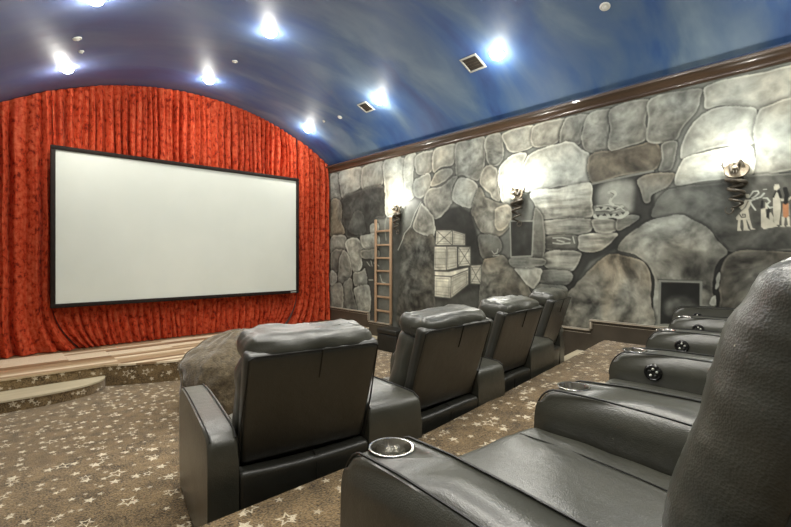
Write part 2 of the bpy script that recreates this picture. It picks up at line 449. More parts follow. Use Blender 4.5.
wx = fbm(YG*2, ZG*2, 50, 3)*.8; wy = fbm(YG*2+9, ZG*2, 60, 3)*.8
NA = fbm(YG*3+wx*2, ZG*3+wy*2, 11)      # broad brush mottling
NB = fbm(YG*9+wx*5, ZG*9+wy*3, 21)      # finer
NC = fbm(YG*2+4, ZG*2, 31, 3)           # colour drift
ND = fbm(YG*20+wx*9, ZG*20+wy*7, 81, 3); ND = (ND-ND.mean())/ND.std()
NH = fbm(YG*3, ZG*22, 71, 4)            # horizontal strokes
NA = (NA-NA.mean())/NA.std(); NB = (NB-NB.mean())/NB.std(); NC = (NC-NC.mean())/NC.std(); NH = (NH-NH.mean())/NH.std()
G = np.zeros(YG.shape+(3,))
COOL = np.array([.97, 1.0, .91]); WARM = np.array([1.09, 1.0, .80])
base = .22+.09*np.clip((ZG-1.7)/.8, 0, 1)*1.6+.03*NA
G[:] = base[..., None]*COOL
def W(pts): return np.array([on_wall(*p)[:2] for p in pts])
def region(P, pad):
    i0 = max(0, np.searchsorted(ys, P[:, 0].min()-pad)-1); i1 = min(len(ys), np.searchsorted(ys, P[:, 0].max()+pad)+1)
    j0 = max(0, np.searchsorted(zs, P[:, 1].min()-pad)-1); j1 = min(len(zs), np.searchsorted(zs, P[:, 1].max()+pad)+1)
    return slice(i0, i1), slice(j0, j1)
def seg_dist(y, z, A, B):
    d = B-A; L2 = (d**2).sum()+1e-12
    t = np.clip(((y-A[0])*d[0]+(z-A[1])*d[1])/L2, 0, 1)
    return np.hypot(y-A[0]-t*d[0], z-A[1]-t*d[1])
def sdf(P, sl):
    y = YG[sl]; z = ZG[sl]; dist = np.full(y.shape, 1e9); ins = np.zeros(y.shape, bool); n = len(P)
    for i in range(n):
        A, B = P[i], P[(i+1) % n]
        dist = np.minimum(dist, seg_dist(y, z, A, B))
        c = ((A[1] > z) != (B[1] > z))
        if abs(B[1]-A[1]) > 1e-12:
            ins ^= c & (y < (B[0]-A[0])*(z-A[1])/(B[1]-A[1])+A[0])
    return np.where(ins, dist, -dist)
def sst(x): x = np.clip(x, 0, 1); return x*x*(3-2*x)
def stone(pts, tone, warm=0, con=.12, rim=.30, dark=.55, smooth=True, horiz=0, topl=.12):
    if con > .2: con = .2+(con-.2)*.25
    if tone > .4: dark *= .7
    P = W(pts)
    if smooth: P = np.array(catmull([tuple(p) for p in P], 5, True))
    sl = region(P, .12); s = sdf(P, sl); d = DG[sl]/440.0
    s = s + d*.5*NB[sl]*.8
    cur = G[sl]
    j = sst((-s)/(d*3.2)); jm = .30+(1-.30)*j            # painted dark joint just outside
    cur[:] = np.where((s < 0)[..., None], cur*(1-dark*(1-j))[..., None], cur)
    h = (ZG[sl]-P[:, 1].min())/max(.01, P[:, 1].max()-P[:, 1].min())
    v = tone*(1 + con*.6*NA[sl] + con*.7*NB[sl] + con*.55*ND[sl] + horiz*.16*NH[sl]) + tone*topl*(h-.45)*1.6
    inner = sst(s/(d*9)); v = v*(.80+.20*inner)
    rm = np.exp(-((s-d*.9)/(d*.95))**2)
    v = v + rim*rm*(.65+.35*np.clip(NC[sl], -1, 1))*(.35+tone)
    v = np.clip(v, .03, .97)
    w = np.clip(warm + .25*warm*NC[sl] + .10*NC[sl], -.1, 1)[..., None]
    colr = v[..., None]*(COOL*(1-w)+WARM*w)
    a = sst((s+d*.5)/(d))[..., None]
    cur[:] = cur*(1-a)+colr*a
def patch(pts, tone, a=1.0, warm=0, smooth=False, soft=.6, con=.08):
    P = W(pts)
    if smooth: P = np.array(catmull([tuple(p) for p in P], 5, True))
    sl = region(P, .05+soft*.03); s = sdf(P, sl); d = DG[sl]/440.0
    v = tone*(1+con*NA[sl]+con*NB[sl])
    al = (sst(.5+s/(d*soft*2))*a)[..., None]
    G[sl] = G[sl]*(1-al) + v[..., None]*(COOL*(1-warm)+WARM*warm)*al
def stroke(pts, w, tone, a=1.0, col=None, smooth=False):
    P = W(pts)
    if smooth: P = np.array(catmull([tuple(p) for p in P], 5))
    sl = region(P, .05); y = YG[sl]; z = ZG[sl]; dd = np.full(y.shape, 1e9); d = DG[sl]/440.0
    for A, B in zip(P, P[1:]): dd = np.minimum(dd, seg_dist(y, z, A, B))
    al = (sst(.5-(dd-w/2*d)/(d*.9))*a)[..., None]
    c = np.array(col if col is not None else [tone*.97, tone, tone*.9])
    G[sl] = G[sl]*(1-al)+c*al
DK = .10
# dark hollows first
patch([(430, 300), (432, 222), (437, 217), (450, 208), (460, 206), (470, 212), (474, 222), (478, 238), (482, 262), (482, 330), (430, 330)], .10, smooth=False, soft=2)
patch([(344, 232), (378, 232), (378, 320), (352, 320), (352, 280)], .13, soft=2)
patch([(392, 214), (402, 214), (402, 322), (392, 322)], .16, soft=2)
patch([(590, 176), (655, 168), (655, 218), (632, 232), (618, 248), (590, 262), (566, 300), (552, 300), (575, 262), (590, 235)], .10, soft=2)
patch([(640, 246), (664, 262), (664, 330), (640, 330)], .10, soft=3)
patch([(700, 225), (850, 240), (850, 330), (706, 330)], .085, soft=3)
# stones from the corner to the ladder
ST = [
 ([(330, 177), (338, 174), (339, 190), (341, 200), (330, 202)], .48),
 ([(340, 172), (361, 168), (361, 186), (352, 193), (343, 199), (340, 188)], .58),
 ([(363, 168), (383, 162), (384, 176), (381, 186), (370, 188), (362, 190)], .55),
 ([(342, 200), (355, 192), (370, 188), (382, 186), (385, 193), (385, 216), (376, 219), (369, 226), (370, 233), (361, 237), (347, 237), (343, 220)], .16),
 ([(330, 202), (341, 202), (342, 222), (344, 234), (330, 236)], .34),
 ([(384, 162), (404, 157), (405, 180), (404, 202), (394, 216), (386, 214), (385, 190)], .66),  # pale tone includes the first serpent lamp's glow, painted in
 ([(331, 237), (345, 236), (345, 250), (335, 256), (330, 252)], .36),
 ([(332, 252), (342, 250), (340, 262), (338, 272), (331, 270)], .26),
 ([(346, 242), (354, 237), (362, 242), (364, 249), (361, 252), (362, 266), (358, 272), (353, 272), (350, 261), (347, 250)], .46),
 ([(353, 273), (360, 272), (365, 269), (367, 284), (360, 286), (354, 286)], .36),
 ([(354, 288), (367, 285), (370, 292), (370, 312), (357, 312), (355, 298)], .42),
 ([(339, 262), (343, 251), (347, 253), (351, 264), (352, 275), (344, 283), (338, 283)], .33),
 ([(343, 285), (348, 279), (352, 280), (353, 291), (356, 311), (343, 309)], .27),
 ([(330, 286), (342, 284), (342, 309), (330, 308)], .36),
 ([(330, 271), (336, 273), (337, 282), (330, 285)], .42),
 ([(370, 225), (378, 223), (378, 234), (371, 234)], .55),
 ([(360, 237), (366, 235), (378, 234), (378, 249), (364, 249)], .46),
 ([(361, 250), (378, 250), (378, 258), (363, 258)], .30),
 # above the crates
 ([(405, 157), (416, 154), (413, 176), (415, 195), (406, 200), (404, 180)], .62),  # lamp glow painted into this stone's tone as well
 ([(417, 155), (433, 150), (434, 163), (430, 173), (418, 175), (415, 165)], .56),
 ([(434, 150), (455, 144), (455, 160), (451, 166), (441, 168), (433, 172)], .62),
 ([(414, 182), (422, 175), (430, 174), (430, 187), (423, 197), (415, 196)], .52),
 ([(434, 175), (441, 169), (451, 168), (452, 175), (441, 184), (431, 186)], .52),
 ([(456, 144), (470, 140), (485, 137), (485, 163), (481, 175), (477, 181), (462, 175), (456, 175)], .50),
 ([(428, 190), (441, 186), (452, 177), (458, 177), (453, 187), (452, 203), (441, 216), (433, 218), (424, 203)], .42),
 ([(416, 216), (421, 204), (428, 210), (434, 219), (434, 236), (424, 235), (413, 229)], .44),
 ([(486, 137), (500, 133), (504, 148), (503, 160), (496, 167), (488, 164), (485, 152)], .48),
 ([(487, 165), (497, 168), (499, 183), (500, 200), (494, 200), (486, 190), (480, 184), (481, 173)], .46),
 ([(459, 178), (471, 180), (478, 186), (477, 198), (470, 209), (460, 205), (453, 200), (453, 190)], .56),
 # top row toward the rear
 ([(503, 133), (533, 125), (533, 146), (512, 153), (505, 145)], .60),
 ([(534, 126), (565, 119), (562, 132), (557, 143), (534, 147)], .44),
 ([(566, 119), (588, 114), (582, 130), (580, 144), (572, 143), (559, 143)], .40),
 ([(588, 115), (611, 109), (609, 130), (608, 151), (592, 153), (583, 148), (582, 133)], .42),
 ([(499, 168), (512, 155), (527, 153), (522, 170), (519, 188), (511, 206), (502, 201), (499, 185)], .62),
 ([(528, 155), (557, 144), (571, 142), (584, 150), (590, 156), (589, 182), (564, 186), (528, 192), (520, 180)], .58),
 ([(590, 155), (625, 148), (650, 142), (660, 147), (661, 159), (654, 170), (623, 175), (592, 183)], .24),
 ([(611, 109), (648, 99), (646, 118), (645, 140), (628, 146), (609, 151), (610, 130)], .40),
 ([(651, 99), (699, 88), (700, 99), (696, 112), (684, 126), (677, 140), (661, 143), (647, 140), (648, 120)], .44),
 ([(662, 144), (677, 141), (676, 155), (672, 170), (659, 171), (662, 158)], .30),
 ([(639, 178), (673, 172), (671, 184), (653, 194), (650, 202), (644, 202), (641, 192)], .34),
 ([(707, 85), (750, 75), (791, 65), (850, 52), (850, 84), (791, 98), (770, 107), (758, 110), (722, 106), (706, 109), (704, 99)], .58),
 ([(682, 142), (693, 123), (708, 111), (723, 106), (740, 106), (757, 110), (754, 129), (754, 144), (723, 147), (693, 154), (681, 158)], .56),
 ([(759, 110), (773, 104), (791, 98), (850, 85), (850, 160), (791, 171), (755, 174), (755, 150), (754, 130)], .52),
 ([(675, 186), (676, 172), (684, 159), (700, 153), (722, 148), (752, 146), (753, 173), (733, 178), (710, 181), (695, 183)], .62),
 ([(653, 217), (654, 206), (661, 196), (673, 188), (698, 184), (729, 181), (755, 175), (791, 172), (850, 162), (850, 256), (791, 251), (731, 252), (718, 241), (708, 229), (692, 220), (677, 216)], .205),
]
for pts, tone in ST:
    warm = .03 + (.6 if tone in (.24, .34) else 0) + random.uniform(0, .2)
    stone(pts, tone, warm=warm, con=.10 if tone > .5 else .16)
# lighter end of the long slab
patch([(655, 215), (656, 205), (664, 196), (676, 190), (690, 190), (682, 204), (676, 214)], .38, .55, smooth=True, soft=5)
# inner form in the dark hollow at the corner
stone([(349, 226), (355, 212), (362, 212), (366, 228), (362, 235), (350, 233)], .23, rim=.1, dark=.15)
# rough rock right of the ladder
stone([(402, 240), (410, 228), (416, 232), (425, 237), (434, 238), (434, 290), (434, 330), (399, 330), (400, 280)], .20, warm=.35, con=.42, rim=.04, dark=.1)
# textured rock between crates and second lamp
stone([(479, 187), (486, 197), (500, 203), (512, 206), (513, 218), (506, 231), (497, 236), (486, 234), (478, 228), (474, 218), (471, 210)], .28, warm=.3, con=.34, rim=.12)
stone([(495, 210), (506, 205), (512, 209), (511, 220), (503, 230), (496, 228)], .36, warm=.5, con=.25, rim=.25, dark=.3)
stone([(478, 237), (486, 235), (498, 238), (501, 250), (492, 257), (485, 260), (480, 252)], .22, con=.15, rim=.1)
stone([(484, 260), (494, 257), (501, 255), (508, 260), (520, 274), (530, 290), (533, 305), (530, 332), (480, 332), (479, 300), (481, 270)], .27, warm=.4, con=.32, rim=.18)
# painted crates
def D_(l): return [(405+x/5.27, 215+y/5.27) for x, y in l]
patch([(434, 304), (452, 298), (478, 288), (480, 306), (434, 318)], .20, .6, soft=3)
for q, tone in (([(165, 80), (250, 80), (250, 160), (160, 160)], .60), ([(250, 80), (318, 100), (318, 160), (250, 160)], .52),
                ([(155, 165), (220, 165), (218, 292), (152, 292)], .58), ([(220, 165), (275, 165), (275, 278), (218, 292)], .50),
                ([(280, 168), (345, 168), (345, 266), (280, 272)], .55), ([(345, 265), (405, 262), (400, 365), (345, 362)], .48),
                ([(155, 295), (230, 298), (335, 275), (335, 290), (245, 325), (155, 320)], .62),
                ([(155, 320), (243, 325), (241, 440), (155, 430)], .58), ([(243, 325), (335, 288), (335, 365), (241, 440)], .50)):
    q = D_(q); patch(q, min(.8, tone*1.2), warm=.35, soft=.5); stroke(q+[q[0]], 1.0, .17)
    a, b, c, d = q[0], q[1], q[2], q[3]
    if len(q) == 4:
        for t in (.25, .5, .75):
            stroke([(a[0]+(d[0]-a[0])*t, a[1]+(d[1]-a[1])*t), (b[0]+(c[0]-b[0])*t, b[1]+(c[1]-b[1])*t)], .5, .25, .55)
        k = .14
        cx = sum(p[0] for p in q)/4; cy = sum(p[1] for p in q)/4
        ii = [(p[0]+(cx-p[0])*k*1.6, p[1]+(cy-p[1])*k*1.6) for p in q]
        stroke(ii+[ii[0]], .6, .22, .8)
for q in ([(165, 80), (250, 80), (250, 160), (160, 160)], [(280, 168), (345, 168), (345, 266), (280, 272)], [(345, 265), (405, 262), (400, 365), (345, 362)]):
    q = D_(q); stroke([q[0], q[2]], .9, .2, .9); stroke([q[1], q[3]], .9, .2, .9)
# steps, niches and openings in the middle
for pts, tone, hz in (
    ([(531, 192), (564, 187), (590, 183), (592, 200), (591, 217), (560, 219), (543, 219), (536, 208)], .56, 1),
    ([(542, 221), (590, 219), (587, 233), (546, 234)], .40, 1.4),
    ([(545, 237), (577, 236), (576, 250), (545, 250)], .22, 1),
    ([(545, 252), (578, 251), (581, 258), (570, 271), (546, 268)], .40, 1.6),
    ([(542, 270), (569, 272), (572, 281), (564, 285), (541, 283)], .33, 1.2),
    ([(535, 289), (541, 284), (564, 286), (566, 296), (556, 310), (535, 305)], .32, 1),
    ([(579, 242), (581, 235), (605, 233), (618, 234), (611, 243), (597, 252), (580, 251)], .42, 1.6),
    ([(593, 220), (616, 220), (615, 231), (596, 232)], .38, 1.2),
    ([(618, 217), (639, 216), (630, 226), (617, 230)], .30, 1.2),
    ([(516, 268), (541, 268), (540, 279), (534, 289), (528, 285), (521, 277)], .54, 0),
    ([(534, 210), (541, 214), (544, 222), (545, 256), (533, 257)], .27, .5),
    ([(511, 258), (543, 258), (542, 266), (513, 266)], .32, 1)):
    stone(pts, tone, warm=.12, horiz=hz, con=.10, rim=.22)
# dark window with light frame beneath the second lamp
q = [(510, 221), (533.5, 221), (532, 256), (511, 257)]; patch(q, .085, soft=1.2); patch([(516, 226), (527, 226), (525, 248), (516, 246)], .14, .6, soft=4, smooth=True)
stroke(q+[q[0]], 1.4, .42)
# niche with the painted snake
patch([(600, 186), (631, 181), (633, 202), (628, 212), (600, 210)], .40, .95, smooth=True, soft=4)
stroke([(592, 184), (623, 177), (653, 171)], 2.2, .42, .8)
patch([(593.5, 206), (600, 204), (622, 204), (628, 209), (627, 217), (594, 219)], .30, soft=.6)
stroke([(595, 216), (603, 217.5), (612, 215.5), (620, 217), (627, 213)], 4.0, .60, smooth=True)
stroke([(597, 210), (605, 208), (614, 210.5), (622, 207)], 3.6, .58, smooth=True)
for x0, y0, h in ((598, 214.5, 3), (604.5, 216, -3), (611, 213.5, 3), (617, 216, -3), (623, 212, 3), (601, 207, 2.6), (608, 209.5, -2.6), (615, 207.5, 2.6)):
    patch([(x0-2.3, y0), (x0+2.3, y0), (x0, y0+h)], .09, soft=.4)
stroke([(596, 211.5), (610, 212), (624, 208)], .8, .12); stroke([(597, 206), (608, 204.5), (618, 206), (625, 211)], .9, .62)
stroke([(609, 192.5), (613, 191.5), (615.5, 194), (612, 198), (610, 202), (613, 205)], 2.8, .62, smooth=True)
stroke([(610.5, 192.5), (614, 194.5), (611.5, 197.5)], .6, .15, .8)
# bones on the ledge
for q in ([(553, 238), (562, 237.5), (570, 239.5)], [(553, 243), (561, 244), (570, 243)], [(557, 240), (564, 242)], [(573, 237), (574.5, 243)]): stroke(q, 1.3, .62, .85)
# boulders low on the wall
stone([(617, 249), (632, 231), (653, 220), (678, 215.5), (692, 219.5), (708, 229), (719, 241), (728, 253), (719, 262), (713, 280), (712, 330), (656, 330), (655, 285), (648, 265), (634, 254)], .38, warm=.15, con=.24, rim=.12)
patch([(668, 245), (690, 250), (716, 258), (711, 285), (706, 300), (700, 280), (680, 275), (664, 262)], .20, .7, smooth=True, soft=6, con=.3, warm=.3)
patch([(620, 248), (634, 233), (655, 223), (676, 218), (690, 224), (670, 232), (650, 240), (636, 250)], .50, .45, smooth=True, soft=6)
stone([(563, 300), (582, 278), (601, 259), (612, 253.5), (633, 258), (646, 265), (651, 280), (650, 298), (646, 332), (556, 334), (558, 312)], .31, warm=.5, con=.36, rim=.14)
patch([(606, 272), (622, 262), (634, 268), (622, 284), (614, 304), (604, 318), (602, 296)], .40, .5, warm=1.0, smooth=True, soft=5, con=.3)
stone([(720, 272), (725, 258), (735, 252), (753, 250), (791, 252), (850, 256), (850, 335), (722, 335), (719, 300)], .23, warm=.45, con=.35, rim=.20)
stone([(715, 290), (716, 278), (720, 272), (720, 284)], .35, rim=.3)
stone([(709, 304), (712, 297), (716, 295), (717, 302), (716, 306)], .50, rim=.2)
q = [(660, 281), (701, 282), (701, 325), (659, 325)]; patch(q, .05, soft=1.2); patch([(666, 303), (676, 297), (690, 299), (696, 306), (690, 314), (668, 314)], .17, .8, smooth=True, soft=4, con=.3)
stroke(q+[q[0]], 2.2, .36); stroke([(658, 279.5), (703, 280.5)], .8, .12)
# crack with white edge
stroke([(422, 201), (416, 212), (411, 225), (405, 233), (403, 240), (398, 251)], 1.5, .12, .8)
stroke([(421, 202), (415, 213), (410.5, 226), (404.5, 233.5), (402.5, 240), (398, 250)], .9, .66, .9)
stroke([(392, 214), (387, 217), (385, 226), (386, 240)], 1.4, .45, .8, smooth=True)
for q in ([(367, 262), (370, 266)], [(371, 261), (372, 266)], [(374, 263), (379, 266)], [(369, 280), (373, 280)], [(380, 275), (382, 282), (385, 283)]): stroke(q, .9, .60, .9)
# small painted creature on the boulder ledge
for q in ([(492, 251), (494, 254), (497, 253), (498, 249)], [(493, 256), (499, 255)]): stroke(q, .9, .55, .9)
# row of painted figures
E_ = lambda l: [(731+x/8.78, 180+y/8.78) for x, y in l]
CR = dict(tone=.70, warm=.45, soft=.35, con=.04)
for q in ([(70, 300), (100, 252), (150, 250), (168, 350), (48, 352), (44, 328)], [(62, 350), (84, 350), (80, 415), (92, 445), (55, 445), (58, 400)], [(104, 350), (132, 350), (150, 425), (165, 442), (108, 442), (112, 410)],
          [(140, 350), (168, 350), (188, 420), (225, 436), (176, 436)], [(125, 172), (182, 172), (178, 205), (152, 258), (88, 258), (70, 240), (72, 190), (90, 180), (100, 215)], [(130, 128), (158, 124), (164, 146), (150, 162), (130, 152)],
          [(262, 255), (302, 248), (312, 330), (370, 368), (412, 408), (288, 432), (264, 410)], [(300, 195), (318, 205), (322, 250), (300, 260)], [(368, 158), (432, 156), (438, 250), (422, 392), (380, 395), (368, 250)],
          [(395, 105), (420, 115), (430, 160), (378, 160)], [(375, 62), (385, 40), (420, 38), (430, 66), (402, 92), (378, 84)], [(335, 290), (352, 285), (375, 330), (372, 372), (340, 360)],
          [(444, 320), (472, 320), (466, 395), (474, 412), (416, 412), (446, 398)], [(488, 318), (514, 318), (517, 395), (524, 410), (478, 410), (500, 395)],
          [(432, 165), (498, 162), (540, 135), (545, 150), (502, 184), (440, 184)], [(540, 130), (580, 120), (600, 330), (560, 400), (548, 300)]):
    patch(E_(q), **CR)
patch(E_([(462, 205), (512, 205), (518, 312), (442, 320)]), .42, col if False else 1.0, warm=.0, soft=.35)
stroke(E_([(480, 215), (482, 310)]), 4.4, .4, 1, col=[.62, .37, .22])
stroke(E_([(170, 182), (215, 165), (262, 148), (290, 118)]), 1.5, .7); stroke(E_([(168, 195), (190, 230), (214, 262)]), 1.3, .7)
stroke(E_([(160, 150), (195, 100), (235, 95), (245, 115), (205, 150), (185, 160)]), 1.2, .7); stroke(E_([(285, 158), (318, 160), (342, 188), (312, 218), (340, 245), (365, 238)]), 1.4, .7)
stroke(E_([(75, 300), (95, 330), (125, 325), (125, 300), (100, 300), (105, 315)]), .9, .15); stroke(E_([(75, 285), (125, 240), (150, 185)]), .8, .16)
stroke(E_([(285, 82), (312, 80)]), .8, .6); stroke(E_([(275, 185), (270, 240)]), 2.0, .05); stroke(E_([(330, 260), (322, 320)]), 2.2, .06)
stroke(E_([(372, 150), (395, 100)]), 1.2, .05); stroke(E_([(418, 95), (436, 150)]), 2.0, .05); stroke(E_([(475, 75), (490, 130), (480, 200)]), 3.4, .05)
# to mesh
nyv, nzv = len(ys), len(zs)
co = np.zeros((nyv, nzv, 3)); co[..., 0] = XW; co[..., 1] = YG; co[..., 2] = ZG
idx = np.arange(nyv*nzv).reshape(nyv, nzv)
quads = np.stack([idx[:-1, :-1], idx[:-1, 1:], idx[1:, 1:], idx[1:, :-1]], -1).reshape(-1, 4)
# back slab so the wall is solid
nb = nyv*nzv
extra = np.array([(XW+.1, ys[0], 0), (XW+.1, ys[-1], 0), (XW+.1, ys[-1], 3.3), (XW+.1, ys[0], 3.3)])
verts = np.concatenate([co.reshape(-1, 3), extra]); 
me = bpy.data.meshes.new('wall_right')
nq = len(quads); faces = np.concatenate([quads.reshape(-1), [nb, nb+1, nb+2, nb+3]])
me.vertices.add(len(verts)); me.vertices.foreach_set('co', verts.ravel())
me.loops.add(len(faces)); me.loops.foreach_set('vertex_index', faces.astype(np.int32))
me.polygons.add(nq+1); me.polygons.foreach_set('loop_start', np.arange(nq+1, dtype=np.int32)*4)
me.update(calc_edges=True); me.validate()
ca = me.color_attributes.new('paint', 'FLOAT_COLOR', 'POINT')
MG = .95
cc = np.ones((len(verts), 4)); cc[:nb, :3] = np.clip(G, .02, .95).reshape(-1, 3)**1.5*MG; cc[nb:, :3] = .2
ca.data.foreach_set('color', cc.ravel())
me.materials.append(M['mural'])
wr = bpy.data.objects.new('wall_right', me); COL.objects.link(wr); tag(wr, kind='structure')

# crown moulding: profile swept along Y
def sweep_y(bm, prof, y0, y1):
    a = [bm.verts.new((XW-p, y0, z)) for p, z in prof]; b = [bm.verts.new((XW-p, y1, z)) for p, z in prof]; n = len(prof)
    bm.faces.new(a); bm.faces.new(b[::-1])
    for i in range(n): bm.faces.new([a[i], b[i], b[(i+1) % n], a[(i+1) % n]])
bm = bmesh.new()
pr = [(.001, 3.112), (.012, 3.112), (.016, 3.124), (.028, 3.126), (.030, 3.140), (.026, 3.148)]
pr += [(.03+.055*(1-math.cos(t*math.pi/10)), 3.150+.05*math.sin(t*math.pi/10)) for t in range(1, 6)]
pr += [(.092, 3.205), (.094, 3.225), (.088, 3.232), (.001, 3.232)]
sweep_y(bm, pr, YB, 7.28)
tag(mesh_obj('trim_1', bm, M['crown']), kind='structure')
bm = bmesh.new(); sweep_y(bm, [(.001, 3.226), (.03, 3.226), (.03, 3.300), (.001, 3.300)], YB, 7.28)
tag(mesh_obj('trim_2', bm, M['trim_blue'], smooth=False), kind='structure')
# stepped wainscot along the right wall
lv = [(YB, 2.09, ZR, .785), (2.09, 2.42, .0, .675), (2.42, 3.30, .0, .425), (3.30, 5.38, .0, .20), (5.38, 5.94, .0, .365), (5.94, 7.28, .0, .515)]
for i, (y0, y1, z0, z1) in enumerate(lv):
    zb = {0: ZP, 1: ZP, 2: ZP, 3: 0, 4: 0, 5: ZS}[i]
    bm = bmesh.new()
    box(bm, XW-.024, XW-.001, y0, y1, 0 if i in (3, 4) else zb-.0, z1-.03)
    mm = [M['wainscot'], M['wainscot_cap']]
    e = .012 if i < 3 else .0
    box(bm, XW-.048, XW-.001, y0, y1+e, z1-.020, z1, .004, 2, 1)
    box(bm, XW-.036, XW-.001, y0, y1+e, z1-.034, z1-.020, 0, 1, 0)
    box(bm, XW-.030, XW-.001, y0, y1, z1-.052, z1-.044, .002, 1, 1)
    # upright moulding where the top steps up
    if i < 3: box(bm, XW-.044, XW-.001, y1-.02, y1+.008, lv[i+1][3], z1-.02, .004, 2, 1)
    if i in (4, 5): box(bm, XW-.044, XW-.001, y0-.008, y0+.02, lv[i-1][3], z1-.02, .004, 2, 1)
    tag(mesh_obj('baseboard_right', bm, None, mats=mm), kind='structure')

# ================================================================== CURTAINS AND SCREEN
def folds(x, seed, dens):
    """pleat offset 0..1 from warped, irregular waves"""
    r = np.random.RandomState(seed); ph = r.rand(4)*6.28
    w = x + .035*np.sin(x*3.1+ph[0]) + .022*np.sin(x*7.7+ph[1]) + .010*np.sin(x*17+ph[2])
    s = np.abs(np.sin(w*math.pi*dens))
    a = .75+.30*np.sin(x*5.3+ph[3])*np.sin(x*13+ph[0])
    return a*(s**.9*2-1) + .22*np.abs(np.sin(w*math.pi*dens*2.3+ph[1]))
def curtain(name, label, x0, x1, zb, zt, y, amp, dens, seed, nz=46, lean=None, step=.006, ruff=0, group=None):
    n = int((x1-x0)/step); xs = np.linspace(x0, x1, n); bm = bmesh.new(); rows = []
    f = folds(xs, seed, dens); f2 = folds(xs+.013, seed+1, dens*.55)
    for j in range(nz):
        t = j/(nz-1); row = []
        for i, x in enumerate(xs):
            b = zb(x) if callable(zb) else zb; tt = zt(x) if callable(zt) else zt
            z = b+(tt-b)*t
            k = f[i]*(.85+.15*math.sin(z*3+x*4)) + .45*f2[i]*(1-t)
            dx = lean(x, z) if lean else 0
            dx += .006*math.sin(z*5+x*9)
            k *= .35+.65*min(1, (tt-z)/.30)
            dy = amp*k + .006*mnoise.noise((x*14, z*9, seed))
            if ruff:
                d = (tt-z if ruff == 2 else z-b)
                if d < .05: dy -= .014*(1-d/.05)*(1+.6*math.sin(x*120))
            row.append(bm.verts.new((x+dx, y-dy, z)))
        rows.append(row)
    for a, b in zip(rows, rows[1:]):
        for i in range(n-1): bm.faces.new([a[i], a[i+1], b[i+1], b[i]])
    r = bmesh.ops.solidify(bm, geom=bm.faces[:], thickness=.004)
    o = mesh_obj(name, bm, M['velvet'])
    return tag(o, label, 'curtain', group)
sx0, sx1, sz0, sz1 = .598, 4.135, .828, 2.888      # outer frame
YF = 7.00
top = lambda x: arc(x)-.012
curtain('curtain', 'gathered red velvet curtain hung in pleats above the screen', .638, 4.210, sz1-.0, top, 7.205, .066, 10.8, 5, nz=34, ruff=1)
curtain('curtain', 'short red velvet curtain hanging below the screen', .640, 4.208, ZS+.012, sz0+.03, 7.215, .050, 10.8, 9, nz=30, ruff=2,
        lean=lambda x, z: (.05*math.sin(x*4)*(1-(z-ZS)/.6) + .27*max(0, 1-(x-.645)/1.2)*max(0, 1-(z-ZS)/.6)**2 - .23*max(0, 1-(4.2-x)/1.2)*max(0, 1-(z-ZS)/.58)**2))
def lean_l(x, z):
    u = max(0, (x+.0)/.62); s = max(0, 1-(z-ZS)/.6)
    return .26*(u**1.5)*s*s + .03*u*max(0, min(1, (2.9-z)))*0
curtain('curtain', 'tall red velvet drape at the left end of the screen', XL+.03, .635, ZS+.012, top, 7.18, .076, 8.6, 2, nz=70, lean=lean_l)
def lean_r(x, z):
    u = max(0, (4.9-x)/.66); s = max(0, 1-(z-ZS)/.58)
    return -.22*(u**1.5)*s*s
curtain('curtain', 'tall red velvet drape between the screen and the stone wall', 4.215, 4.90, ZS+.012, top, 7.18, .076, 9, 14, nz=70, lean=lean_r)
scr = empty('projection_screen', (2.42, YF, 1.86), 0, 'large blank white projection screen in a black frame', 'screen')
bm = bmesh.new(); fw = .052
cx, cz = 2.42, 1.86
X0, X1, Z0, Z1 = sx0-cx, sx1-cx, sz0-cz, sz1-cz
box(bm, X0, X1, -.02, .04, Z1-fw, Z1, .006); box(bm, X0, X1, -.02, .04, Z0, Z0+fw, .006)
box(bm, X0, X0+fw, -.02, .04, Z0+fw, Z1-fw, .006); box(bm, X1-fw, X1, -.02, .04, Z0+fw, Z1-fw, .006)
mesh_obj('frame', bm, M['frame_black'], scr)
bm = bmesh.new(); box(bm, X0+fw, X1-fw, .0, .03, Z0+fw, Z1-fw); mesh_obj('screen_surface', bm, M['screen'], scr, smooth=False)
bm = bmesh.new(); box(bm, X1-.17, X1-.06, -.0225, -.019, Z0+.018, Z0+.032); mesh_obj('nameplate', bm, M['marking'], scr, smooth=False)

